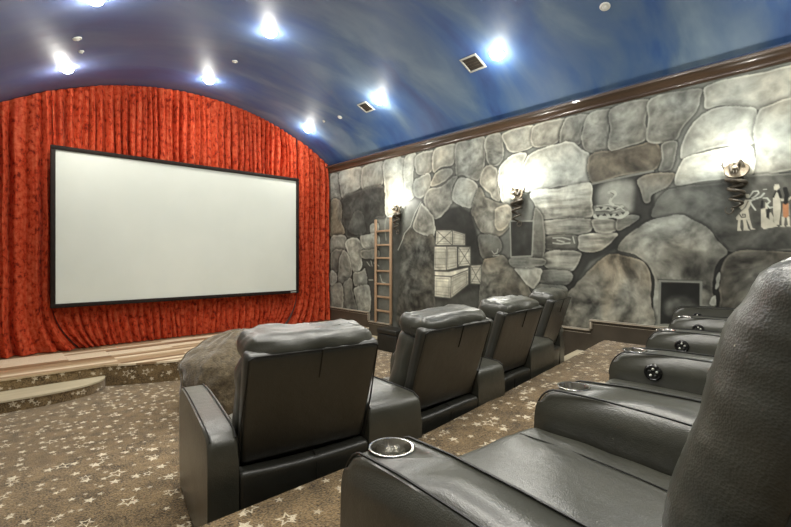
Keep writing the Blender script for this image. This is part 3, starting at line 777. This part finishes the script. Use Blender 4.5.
# ================================================================== CEILING FITTINGS
def ceil_frame(p):
    nx = (p.x-XC)/RA; nrm = -Vector((nx, 0, math.sqrt(1-nx*nx)))   # into the room
    q = nrm.to_track_quat('Z', 'Y'); return nrm, q.to_euler()
def place(o, p, off=0):
    nrm, e = ceil_frame(p); o.location = p+nrm*off; o.rotation_euler = e
lights = [((67, 68), 'recessed ceiling downlight over the left part of the screen'), ((209, 80), 'recessed ceiling downlight over the middle of the curtains'),
          ((270, 32), 'recessed ceiling downlight in the vault, second row from the screen, largest left of centre'), ((308, 129), 'recessed ceiling downlight closest to the curtain and stone wall corner'),
          ((379, 100), 'recessed ceiling downlight beside the smaller air vent'), ((497, 54), 'recessed ceiling downlight beside the larger air vent'),
          ((95, -2), 'recessed ceiling downlight cut by the upper frame edge at left')]
DL = 17
def downlight(p, label, energy):
    t = empty('ceiling_downlight', (0, 0, 0), 0, label, 'ceiling light', 'recessed downlights in the vault'); place(t, p)
    bm = bmesh.new(); lathe(bm, [(.062, -.004), (.085, -.004), (.088, .004), (.080, .010), (.064, .010), (.060, .002), (.062, -.004)], 28); mesh_obj('trim_ring', bm, M['white_plastic'], t)
    bm = bmesh.new(); lathe(bm, [(.062, .002), (.060, .020), (.052, .036), (.037, .049), (.018, .056), (0, .058)], 28); mesh_obj('lamp_bulb', bm, M['bulb'], t)
    l = bpy.data.lights.new('downlight_beam', 'SPOT'); l.energy = energy; l.spot_size = R(150); l.spot_blend = .9; l.shadow_soft_size = .06; l.color = (1, .95, .84)
    lo = bpy.data.objects.new('downlight_beam', l); COL.objects.link(lo); lo.parent = t; lo.location = (0, 0, .075); lo.rotation_euler = (math.pi, 0, 0)
    g = bpy.data.lights.new('lamp_spill', 'POINT'); g.energy = energy*.11; g.shadow_soft_size = .03; g.color = (1, .98, .90)
    go = bpy.data.objects.new('lamp_spill', g); COL.objects.link(go); go.parent = t; go.location = (0, 0, .16)
    return t
for (px, py), lab in lights: downlight(on_ceiling(px, py), lab, DL)
for i, (x, y) in enumerate([(.9, 2.2), (2.5, 1.7), (4.2, .2), (2.5, -.6), (.7, 0.2), (1.0, 3.9), (1.7, 1.1), (.40, 1.45)]):  # extra unseen downlights, added to brighten the recliners
    p = Vector((x, y, arc(x)))
    t = downlight(p, 'added unseen ceiling downlight brightening the seats', DL)
small = [((77, 38), .042, 'small round ceiling sensor with a raised rim beside the left downlights'), ((81, 51), .028, 'tiny round white ceiling sensor under the raised-rim one'),
         ((235, 61), .036, 'small round white ceiling sensor between two downlights over the curtain'), ((340, 117), .036, 'small round white ceiling sensor left of the smaller vent'),
         ((324, 121), .022, 'tiny round white ceiling sensor next to the corner downlight'), ((605, 6), .045, 'round white ceiling sensor alone near the stone wall')]
for (px, py), r, lab in small:
    p = on_ceiling(px, py); t = empty('ceiling_sensor', (0, 0, 0), 0, lab, 'sensor', 'small round white ceiling fittings'); place(t, p)
    bm = bmesh.new(); lathe(bm, [(0, -.003), (r, -.003), (r, .008), (r*.88, .014), (r*.6, .014), (r*.5, .012)], 24); mesh_obj('rim', bm, M['white_plastic'], t)
    bm = bmesh.new(); lathe(bm, [(r*.5, .012), (r*.4, .020), (r*.2, .026), (0, .028)], 20); mesh_obj('cover', bm, M['white_plastic'], t)
for (px, py), s, lab in (((473, 63), .115, 'larger square ceiling air vent beside the downlight near the wall'), ((366, 107), .10, 'smaller square ceiling air vent further toward the screen')):
    p = on_ceiling(px, py); t = empty('ceiling_vent', (0, 0, 0), 0, lab, 'air vent', 'square air vents in the vault'); place(t, p)
    bm = bmesh.new(); b = .022
    for a in ((-s, s, -s, -s+b), (-s, s, s-b, s), (-s, -s+b, -s+b, s-b), (s-b, s, -s+b, s-b)): box(bm, *a, -.002, .010, .002, 1)
    mesh_obj('vent_frame', bm, M['vent'], t)
    bm = bmesh.new(); box(bm, -s+b, s-b, -s+b, s-b, -.004, .001); mesh_obj('backing', bm, M['vent_dark'], t, smooth=False)
    for k in range(9):
        y = -s+b+(2*s-2*b)*(k+.5)/9; bm = bmesh.new(); box(bm, -s+b, s-b, y-.004, y+.004, .0015, .0065); mesh_obj('slat', bm, M['vent_dark'] if k % 2 else M['bronze_dark'], t, smooth=False)

# ================================================================== SERPENT WALL LAMPS
def serpent_lamp(px, py, label, s=1.0, flip=1, en=1.0):
    y, z, d = on_wall(px, py)
    t = empty('serpent_sconce', (XW, y, z), 0, label, 'wall lamp', 'serpent shaped lamps on the stone wall')
    # local: -x into the room, y along the wall
    bm = bmesh.new(); lathe(bm, [(0, 0), (.05*s, 0), (.05*s, .012), (.03*s, .02), (0, .022)], 20)
    xform(bm, Matrix.Translation((-.001, 0, -.10*s)) @ Matrix.Rotation(-math.pi/2, 4, 'Y')); mesh_obj('wall_plate', bm, M['bronze_dark'], t)
    # coiled body, narrowing to a curled tail
    pts = []; rad = []
    for i in range(60):
        u = i/59; a = u*math.pi*2*3.4
        w = .075*(1-.55*u)*s
        pts.append((-.055*s+.028*s*math.cos(a), flip*w*math.sin(a), (-.06-.30*u)*s)); rad.append((.021-.013*u)*s)
    for k in range(1, 9):
        a = k/8*math.pi*1.3; x, yy, zz = pts[59]; pts.append((x, yy+flip*.03*s*(1-math.cos(a)), zz-.035*s*math.sin(a))); rad.append(max(.003, (.008-.0006*k)*s))
    bm = bmesh.new(); tube(bm, pts, rad, 9); mesh_obj('coiled_body', bm, M['bronze_dark'], t)
    # spread hood: a dished disc with raised rim, and the head in front
    bm = bmesh.new(); lathe(bm, [(0, .0), (.055*s, .004), (.082*s, .016), (.094*s, .030), (.088*s, .040), (.072*s, .032), (.045*s, .020), (0, .016)], 28)
    xform(bm, Matrix.Translation((-.035*s, 0, -.005*s)) @ Matrix.Diagonal((1, 1, .80, 1)) @ Matrix.Rotation(-math.pi/2, 4, 'Y')); hood = mesh_obj('hood', bm, M['bronze'], t)
    bm = bmesh.new(); tube(bm, [(-.065*s-.02*s*math.sin(u*3.1), flip*(.05-.10*u)*s, (.035-.02*u-.05*math.sin(u*3.1416*2))*s) for u in [i/24 for i in range(25)]], [(.010+.008*math.sin(i/24*3.14))*s for i in range(25)], 8)
    mesh_obj('neck_band', bm, M['bronze_dark'], hood)
    def hf(v): return Vector((v.x*(1.0-.3*v.z/.03), v.y, v.z))
    bm = rbox(.036*s, .024*s, .018*s, .016*s, 3); xform(bm, Matrix.Translation((-.115*s, 0, -.005*s)) @ Matrix.Rotation(R(18), 4, 'Y')); head = mesh_obj('head', bm, M['bronze'], t)
    for sy in (-1, 1):
        bm = bmesh.new(); bmesh.ops.create_icosphere(bm, subdivisions=2, radius=.006*s); xform(bm, Matrix.Translation((-.125*s, sy*.018*s, .011*s))); mesh_obj('eye', bm, M['black_plastic'], head)
        bm = bmesh.new(); tube(bm, [(-.13*s, sy*.010*s, -.018*s), (-.135*s, sy*.010*s, -.042*s)], [.004*s, .0008*s], 6); mesh_obj('fang', bm, M['white_plastic'], head)
    bm = bmesh.new(); tube(bm, [(-.04*s, flip*.08*s, 0), (-.055*s, flip*.105*s, .05*s), (-.05*s, flip*.095*s, .10*s)], [.014*s, .010*s, .002*s], 8); mesh_obj('horn', bm, M['bronze_dark'], t)
    # glass flame bulb
    bm = bmesh.new(); lathe(bm, [(0, 0), (.016*s, .002), (.026*s, .022), (.028*s, .042), (.018*s, .070), (.006*s, .094), (0, .100)], 18)
    xform(bm, Matrix.Translation((-.075*s, 0, .055*s))); mesh_obj('flame_bulb', bm, M['flame'], t)
    bm = bmesh.new(); lathe(bm, [(0, -.03), (.012*s, -.03), (.022*s, -.005), (.024*s, .002), (0, .002)], 16)
    xform(bm, Matrix.Translation((-.075*s, 0, .055*s))); mesh_obj('bulb_socket', bm, M['bronze_dark'], t)
    l = bpy.data.lights.new('bulb_light', 'POINT'); l.energy = SC*(en if en else 1); l.shadow_soft_size = .04; l.color = (1, .98, .92)
    lo = bpy.data.objects.new('bulb_light', l); COL.objects.link(lo); lo.parent = t; lo.location = (-.20*s, 0, .14*s)
SC = 4.5
serpent_lamp(399, 209, 'coiled bronze serpent wall lamp above the wooden ladder', 1.05, -1)
serpent_lamp(519, 194, 'coiled bronze serpent wall lamp over the painted dark window', 1.05, -1)
serpent_lamp(738, 170, 'coiled bronze serpent wall lamp beside the painted row of figures', 1.0, 1, .62)

# ================================================================== LADDER
y_a, _, _ = on_wall(377, 320); y_b, _, _ = on_wall(392, 320)
zt = CZ+38/440*7.42
t = empty('wooden_ladder', (4.905, (y_a+y_b)/2, .366), 0, 'narrow wooden ladder leaning upright on the stone wall near the corner', 'ladder')
hw = (y_a-y_b)/2; H = zt-.366
for s in (-1, 1):
    bm = bmesh.new(); box(bm, -.016, .012, s*hw-.022, s*hw+.022, 0, H*(1.0 if s > 0 else 1.01), .004); mesh_obj('rail', bm, M['ladder'], t)
for yy in (231, 245, 258, 271, 284, 297, 311):
    z = CZ+(257-yy)/440*7.42-.366; bm = bmesh.new(); box(bm, -.012, .008, -hw+.022, hw-.022, z-.016, z+.016, .004); mesh_obj('rung', bm, M['ladder'], t)

# ================================================================== BLACK STORAGE BOX
t = empty('storage_box', (4.72, 5.12, 0), R(0), 'low black padded storage box on the floor against the stone wall', 'box')
bm = rbox(.145, .22, .13, .015, 3); xform(bm, Matrix.Translation((0, 0, .13))); mesh_obj('body', bm, M['leather_dark'], t)
bm = rbox(.152, .227, .04, .02, 4); xform(bm, Matrix.Translation((0, 0, .305))); mesh_obj('lid', bm, M['leather_dark'], t)
bm = bmesh.new(); box(bm, .02, .085, -.2265, -.2195, .235, .252, .002, 1); mesh_obj('silver_latch', bm, M['silver'], t)['label'] = 'silver latch plate'

# ================================================================== BEANBAG
def beanf(v):
    n = v.normalized(); r = 1 + .10*mnoise.noise(n*1.6+Vector((3, 1, 0))) + .035*mnoise.noise(n*5)
    r += .02*math.sin(math.atan2(n.y, n.x)*9 + 3*mnoise.noise(n*2))*abs(n.z)
    p = Vector((n.x*.56, n.y*.52, n.z*.42))*r
    p.z = p.z if p.z > -.27 else -.27+(p.z+.27)*.12
    if p.z < 0: p.x *= 1+.12*(-p.z/.27); p.y *= 1+.12*(-p.z/.27)
    if n.z > 0: p.z += .03*n.z
    return p
t = empty('beanbag', (1.86, 4.22, 0), 0, 'big furry brown beanbag on the floor in front of the leftmost front recliner', 'beanbag')
bm = bmesh.new(); bmesh.ops.create_icosphere(bm, subdivisions=6, radius=1)
for v in bm.verts: v.co = beanf(v.co)
zm = min(v.co.z for v in bm.verts); xform(bm, Matrix.Translation((0, 0, -zm+.002)))
mesh_obj('cushion_body', bm, M['beanbag'], t)
bm = bmesh.new(); ring = [beanf(Vector((math.cos(a), .45*math.sin(a), .88*math.sin(a)))) for a in [i/80*math.pi for i in range(81)]]
tube(bm, [p*1.008+Vector((0, 0, -zm)) for p in ring], .009, 7); mesh_obj('seam', bm, M['beanbag'], t)

# ================================================================== RECLINERS
# local frame: origin on the floor at the middle of the arm fronts, +y faces the screen
def sm(t):
    t = max(0, min(1, t)); return t*t*(3-2*t)
def wr_noise(p, a, f): return a*mnoise.noise(p*f)
def arm_profile(AH):
    pr = [(-.015, .02), (.0, .20), (-.004, AH-.115)]
    for k in range(1, 8):
        a = k/8*math.pi/2; pr.append((-.004-.085*(1-math.cos(a)), AH-.115+.115*math.sin(a)))
    pr += [(-.10, AH), (-.22, AH+.006), (-.40, AH+.004), (-.60, AH-.004), (-.755, AH-.014), (-.79, AH-.035), (-.80, AH-.06), (-.80, .02)]
    return pr
def make_arm(parent, AH, fl, fr, bl, br, cup=True, knob=None):
    """armrest between x=fl..fr at the front and bl..br at the back (local x at y=0 and y=-.8)"""
    pr = arm_profile(AH); bm = bmesh.new()
    def xs(y):
        t = min(1, max(0, -y/.8)); return fl+(bl-fl)*t, fr+(br-fr)*t
    dense = []
    for a, b in zip(pr, pr[1:]+pr[:1]):
        k = max(1, int(math.hypot(b[0]-a[0], b[1]-a[1])/.08))
        for i in range(k): dense.append((a[0]+(b[0]-a[0])*i/k, a[1]+(b[1]-a[1])*i/k))
    L_ = []; R_ = []
    for y, z in dense:
        l, r = xs(y); L_.append(bm.verts.new((l, y, z))); R_.append(bm.verts.new((r, y, z)))
    n = len(dense)
    f1 = bm.faces.new(L_); f2 = bm.faces.new(R_[::-1])
    for i in range(n): bm.faces.new([L_[i], R_[i], R_[(i+1) % n], L_[(i+1) % n]])
    bmesh.ops.bevel(bm, geom=list(f1.edges)+list(f2.edges), offset=.020, segments=4, profile=.5, affect='EDGES')
    a = mesh_obj('armrest', bm, M['leather'], parent)
    l, r = xs(-.075); cx = (l+r)/2
    if cup:
        cb = bmesh.new(); lathe(cb, [(0, -.085), (.0485, -.085), (.0485, .05), (0, .05)], 32); xform(cb, Matrix.Translation((cx, -.095, AH)))
        c = mesh_obj('cutter', cb, M['leather'], None)
        c.parent = parent
        md = a.modifiers.new('hole', 'BOOLEAN'); md.object = c; md.operation = 'DIFFERENCE'; md.solver = 'EXACT'
        bpy.context.view_layer.update()
        dg = bpy.context.evaluated_depsgraph_get(); nm = bpy.data.meshes.new_from_object(a.evaluated_get(dg)); a.modifiers.clear(); old = a.data; a.data = nm
        bpy.data.objects.remove(c)
        cb = bmesh.new(); lathe(cb, [(.0475, .0), (.053, .002), (.0545, .0045), (.053, .006), (.0485, .0055), (.0465, .003), (.044, -.045), (.041, -.068), (.035, -.074), (0, -.074), (0, -.078), (.046, -.078), (.0475, 0)], 40)
        xform(cb, Matrix.Translation((cx, -.095, AH-.001))); ch = mesh_obj('cup_holder', cb, M['steel'], a); ch['label'] = 'brushed steel cup holder'
    # piping along both upper edges
    for side in (0, 1):
        pts = []
        for y, z in pr[2:-2]:
            x = xs(y)[side]; s = 1 if side == 0 else -1
            ny, nz = 0, 1
            pts.append((x+s*.010, y, z))
        # push outwards along the profile normal
        out = []
        for i, p in enumerate(pts):
            q0 = pts[max(0, i-1)]; q1 = pts[min(len(pts)-1, i+1)]; ty, tz = q1[1]-q0[1], q1[2]-q0[2]; ln = math.hypot(ty, tz) or 1
            out.append((p[0], p[1]+(tz/ln)*-.003*-1, p[2]-(ty/ln)*.003*1 if ty < 0 else p[2]))
        bm = bmesh.new(); tube(bm, out, .0032, 6); mesh_obj('piping', bm, M['piping'], a)
    if knob is not None:
        l, r = xs(-.16); x = l if knob == 'L' else r; s = -1 if knob == 'L' else 1
        kb = bmesh.new(); lathe(kb, [(0, -.002), (.036, -.002), (.037, .006), (.031, .011), (.026, .007), (.0, .007)], 28)
        Mx = Matrix.Translation((x, -.19, AH-.072)) @ Matrix.Rotation(s*math.pi/2, 4, 'Y'); xform(kb, Mx)
        k = mesh_obj('control_dial', kb, M['black_plastic'], a)
        for q in range(5):
            an = q/5*6.283; kb = bmesh.new(); rr = .016 if q else 0
            lathe(kb, [(0, .006), (.0058, .006), (.0055, .012), (.003, .014), (0, .014)], 10, c=(.016*math.cos(an), .016*math.sin(an), 0)); xform(kb, Mx); mesh_obj('button', kb, M['piping'] if q % 2 else M['silver'], k)
    return a
def make_recliner(name, loc, rz, label, group, w=.56, left=None, right=None, hi=6, seed=0, ah=.48, rear=False):
    t = empty(name, loc, rz, label, 'recliner', group); hw = w/2; sd = Vector((seed*3.1, seed*1.7, 0))
    # base box and rear panel
    bm = rbox(hw-.012, .30, .10, .02, 4); xform(bm, Matrix.Translation((0, -.35, .12))); mesh_obj('base', bm, M['leather_dark'], t)
    def rp(v): return Vector((v.x, v.y, v.z+.006*math.sin(v.x*9+seed)))
    bm = rbox(hw+.005, .04, .165, .022, 5, rp); xform(bm, Matrix.Translation((0, -.755, .19)) @ Matrix.Rotation(R(4), 4, 'X')); rpn = mesh_obj('rear_panel', bm, M['leather_shell'], t)
    bm = bmesh.new(); tube(bm, [(0.03, -.784, .03), (.03, -.7955, .18), (.03, -.805, .32), (.03, -.79, .352), (.03, -.76, .362)], .003, 6); mesh_obj('seam', bm, M['piping'], rpn)
    # foot rest front
    def fr(v): return v + Vector((0, wr_noise(v+sd, .006, 9), 0))
    bm = rbox(hw-.008, .045, .115, .035, 6, fr); xform(bm, Matrix.Translation((0, -.035, .155))); mesh_obj('footrest', bm, M['leather'], t)
    # seat cushion
    def sc(v):
        u = v.x/hw; q = (v.y)/.29
        z = v.z
        if z > 0: z += .018*(1-u*u)*(1-q*q) - .012*math.exp(-((abs(v.x)-.17)/.012)**2) + wr_noise(v+sd, .006, 10)
        return Vector((v.x, v.y, z))
    bm = rbox(hw-.004, .315, .065, .045, 16, sc, m=5); xform(bm, Matrix.Translation((0, -.318, .262)) @ Matrix.Rotation(R(1.5), 4, 'X')); cush = mesh_obj('seat_cushion', bm, M['leather'], t)
    for s in (-1, 1):
        bm = bmesh.new(); tube(bm, [(s*.17, y, .327+.012*(1-((y+.318)/.29)**2)-.002+ (-.318-y)*-.026) for y in [-.045-.5*i/14 for i in range(15)]], .0020, 6); mesh_obj('seam', bm, M['piping'], cush)
    # back: lean matrix; local v.z runs up the back
    A = Matrix.Translation((0, -.70 if not rear else -.73, .20)) @ Matrix.Rotation(R(17.5), 4, 'X')
    back = bpy.data.objects.new('backrest', None)
    def shell(v):
        k = (v.z+.245)/.49; return Vector((v.x*(.97+.05*k), v.y - .012*math.cos(v.x/hw*1.5)*0, v.z))
    bm = rbox(hw+.002, .038, .245, .028, 8, shell, m=4); xform(bm, A @ Matrix.Translation((0, .03, .418))); back = mesh_obj('backrest', bm, M['leather_shell'], t)
    def pad(v):
        u = v.x/hw; k = (v.z+.27)/.54
        y = v.y
        wob = wr_noise(Vector((v.x*5, v.y*3, v.z*14))+sd, .012 if not rear else .007, 1) + wr_noise(v+sd, .009, 9 if not rear else 7)
        if rear: wob += wr_noise(Vector((v.x*9+v.z*6, v.y*4, v.z*26))+sd, .0045, 1)*(.4+.6*abs(u)) + wr_noise(Vector((v.x*26, v.y*10, v.z*60))+sd, .0016, 1)
        side = max(0, abs(u)-.75)/.25
        if y > 0: y += (.040*(1-u**4)*(.6+.4*math.sin(k*3.1)) if not rear else .052*(1-u**4)*(.22+.78*sm(k/.45))*(1-.45*max(0, (k-.85)/.25)**2)) + wob - (.010*math.exp(-((abs(v.x)-.19)/.013)**2) if not rear else .015*math.exp(-((abs(v.x)-.10)/.007)**2))
        x = v.x + (1 if v.x > 0 else -1)*side*wob*.9
        return Vector((x, y, v.z))
    bm = rbox(hw-.006, .075, .275 if not rear else .335, .06 if not rear else .072, hi*2 if not rear else 40, pad, m=5); xform(bm, A @ Matrix.Translation((0, .125 if not rear else .097, .325 if not rear else .362))); pd = mesh_obj('back_pad', bm, M['leather'], back)
    def hd(v):
        u = v.x/hw
        a = math.atan2(v.z, v.y)
        wob = wr_noise(Vector((v.x*7, v.y*5, v.z*9))+sd, .011, 1) + wr_noise(v*1.0+sd, .006, 22)
        wob += -.010*math.exp(-((abs(v.x)-.8*hw)/.010)**2)*.6
        g = 1-.12*abs(u)**8
        return Vector((v.x, v.y*g+(wob if v.y > 0 else -wob), v.z*g+(wob if v.z > 0 else -wob*.5)))
    hm = (A @ Matrix.Translation((0, .115, .632)) @ Matrix.Rotation(R(-10), 4, 'X')) if not rear else (A @ Matrix.Translation((0, .088, .622)) @ Matrix.Rotation(R(0), 4, 'X'))
    bm = rbox(hw-(.002 if not rear else .010), .115 if not rear else .078, .068 if not rear else .075, .060, hi*2, hd, m=6); xform(bm, hm); mesh_obj('headrest', bm, M['leather'], back)
    bm = bmesh.new(); tube(bm, [(.015, -.0095, .66), (.016, -.0095, .60), (.015, -.0095, .53)], .0028, 6); xform(bm, A); mesh_obj('seam', bm, M['piping'], back)
    bm = bmesh.new(); tube(bm, [(-hw*.99, -.002, .18), (-hw*1.005, -.004, .38), (-hw*1.01+.01, -.004, .645), (-hw+.03, -.004, .655), (hw-.03, -.004, .655), (hw*1.01-.01, -.004, .645), (hw*1.005, -.004, .38), (hw*.99, -.002, .18)], .0035, 6); xform(bm, A); mesh_obj('piping', bm, M['piping'], back)
    if left: make_arm(t, ah, *left)
    if right: make_arm(t, ah, *right)
    return t
def to_local(loc, rz, p):
    d = Vector((p[0]-loc[0], p[1]-loc[1])); c, s = math.cos(-rz), math.sin(-rz)
    return Vector((d.x*c-d.y*s, d.x*s+d.y*c))
def to_world(loc, rz, p):
    c, s = math.cos(rz), math.sin(rz); return Vector((loc[0]+p[0]*c-p[1]*s, loc[1]+p[0]*s+p[1]*c))
def row(chairs, z, w, group, aw, cups, knobs, lastw, firstw, label_list, first_knob=None, hi=6, ah=.48, rear=False):
    for i, (x, y, deg) in enumerate(chairs):
        rz = R(deg); hw = w/2+.006
        if i+1 < len(chairs):
            x2, y2, d2 = chairs[i+1]
            f = to_local((x, y), rz, to_world((x2, y2), R(d2), (-hw, 0))); b = to_local((x, y), rz, to_world((x2, y2), R(d2), (-hw, -.8)))
            ra = (hw, f.x, hw, b.x, cups[i], knobs[i])
        else: ra = (hw, hw+lastw, hw, hw+lastw, cups[i], knobs[i])
        la = (-hw-firstw, -hw, -hw-firstw, -hw, first_knob is not None, None) if i == 0 else None
        make_recliner('recliner', (x, y, z), rz, label_list[i], group, w, la, ra, hi=hi, seed=i+1+len(chairs), ah=ah, rear=rear)
row([(1.148, 2.405, -10), (1.90, 2.41, 0), (2.71, 2.535, 4), (3.60, 2.74, 12)], ZP, .57, 'front row of black leather recliners', .2, [False]*4, [None]*4, .15, .115,
    ['black leather recliner at the near left end of the front row, beside the beanbag', 'second black leather recliner from the left in the front row', 'third black leather recliner from the left in the front row', 'farthest black leather recliner of the front row, beside the wall aisle'], ah=.53)
row([(1.09, .82, -5), (1.88, .82, 5), (2.65, .90, 5), (3.42, .98, 7), (4.17, 1.12, 13)], ZR, .60, 'rear row of black leather recliners', .17, [True, True, True, True, False], [None, 'L', 'L', 'L', 'L'], .15, .165,
    ['closest black leather recliner, its wrinkled back filling the lower right', 'black leather recliner just beyond the closest one in the rear row', 'middle black leather recliner of the rear row, mostly hidden behind nearer ones',
     'fourth black leather recliner along the rear row, only its arm showing', 'rear row black leather recliner next to the stone wall'], first_knob=1, hi=9, ah=.452, rear=True)

# ================================================================== LIGHT, WORLD, CAMERA
w = bpy.data.worlds.new('World'); S.world = w; w.use_nodes = True
w.node_tree.nodes['Background'].inputs[0].default_value = (.5, .55, .6, 1); w.node_tree.nodes['Background'].inputs[1].default_value = .2
cam = bpy.data.cameras.new('camera'); co_ = bpy.data.objects.new('camera', cam); COL.objects.link(co_)
co_.location = (0, 0, CZ); co_.rotation_euler = (R(90), 0, -YAW)
cam.sensor_width = 36; cam.lens = 36*FP/791; cam.shift_y = -6.5/791; cam.clip_start = .02; cam.clip_end = 60
S.camera = co_
S.view_settings.view_transform = 'Standard'; S.view_settings.look = 'None'; S.view_settings.gamma = 1; S.view_settings.exposure = 1.75
S.view_settings.use_curve_mapping = False
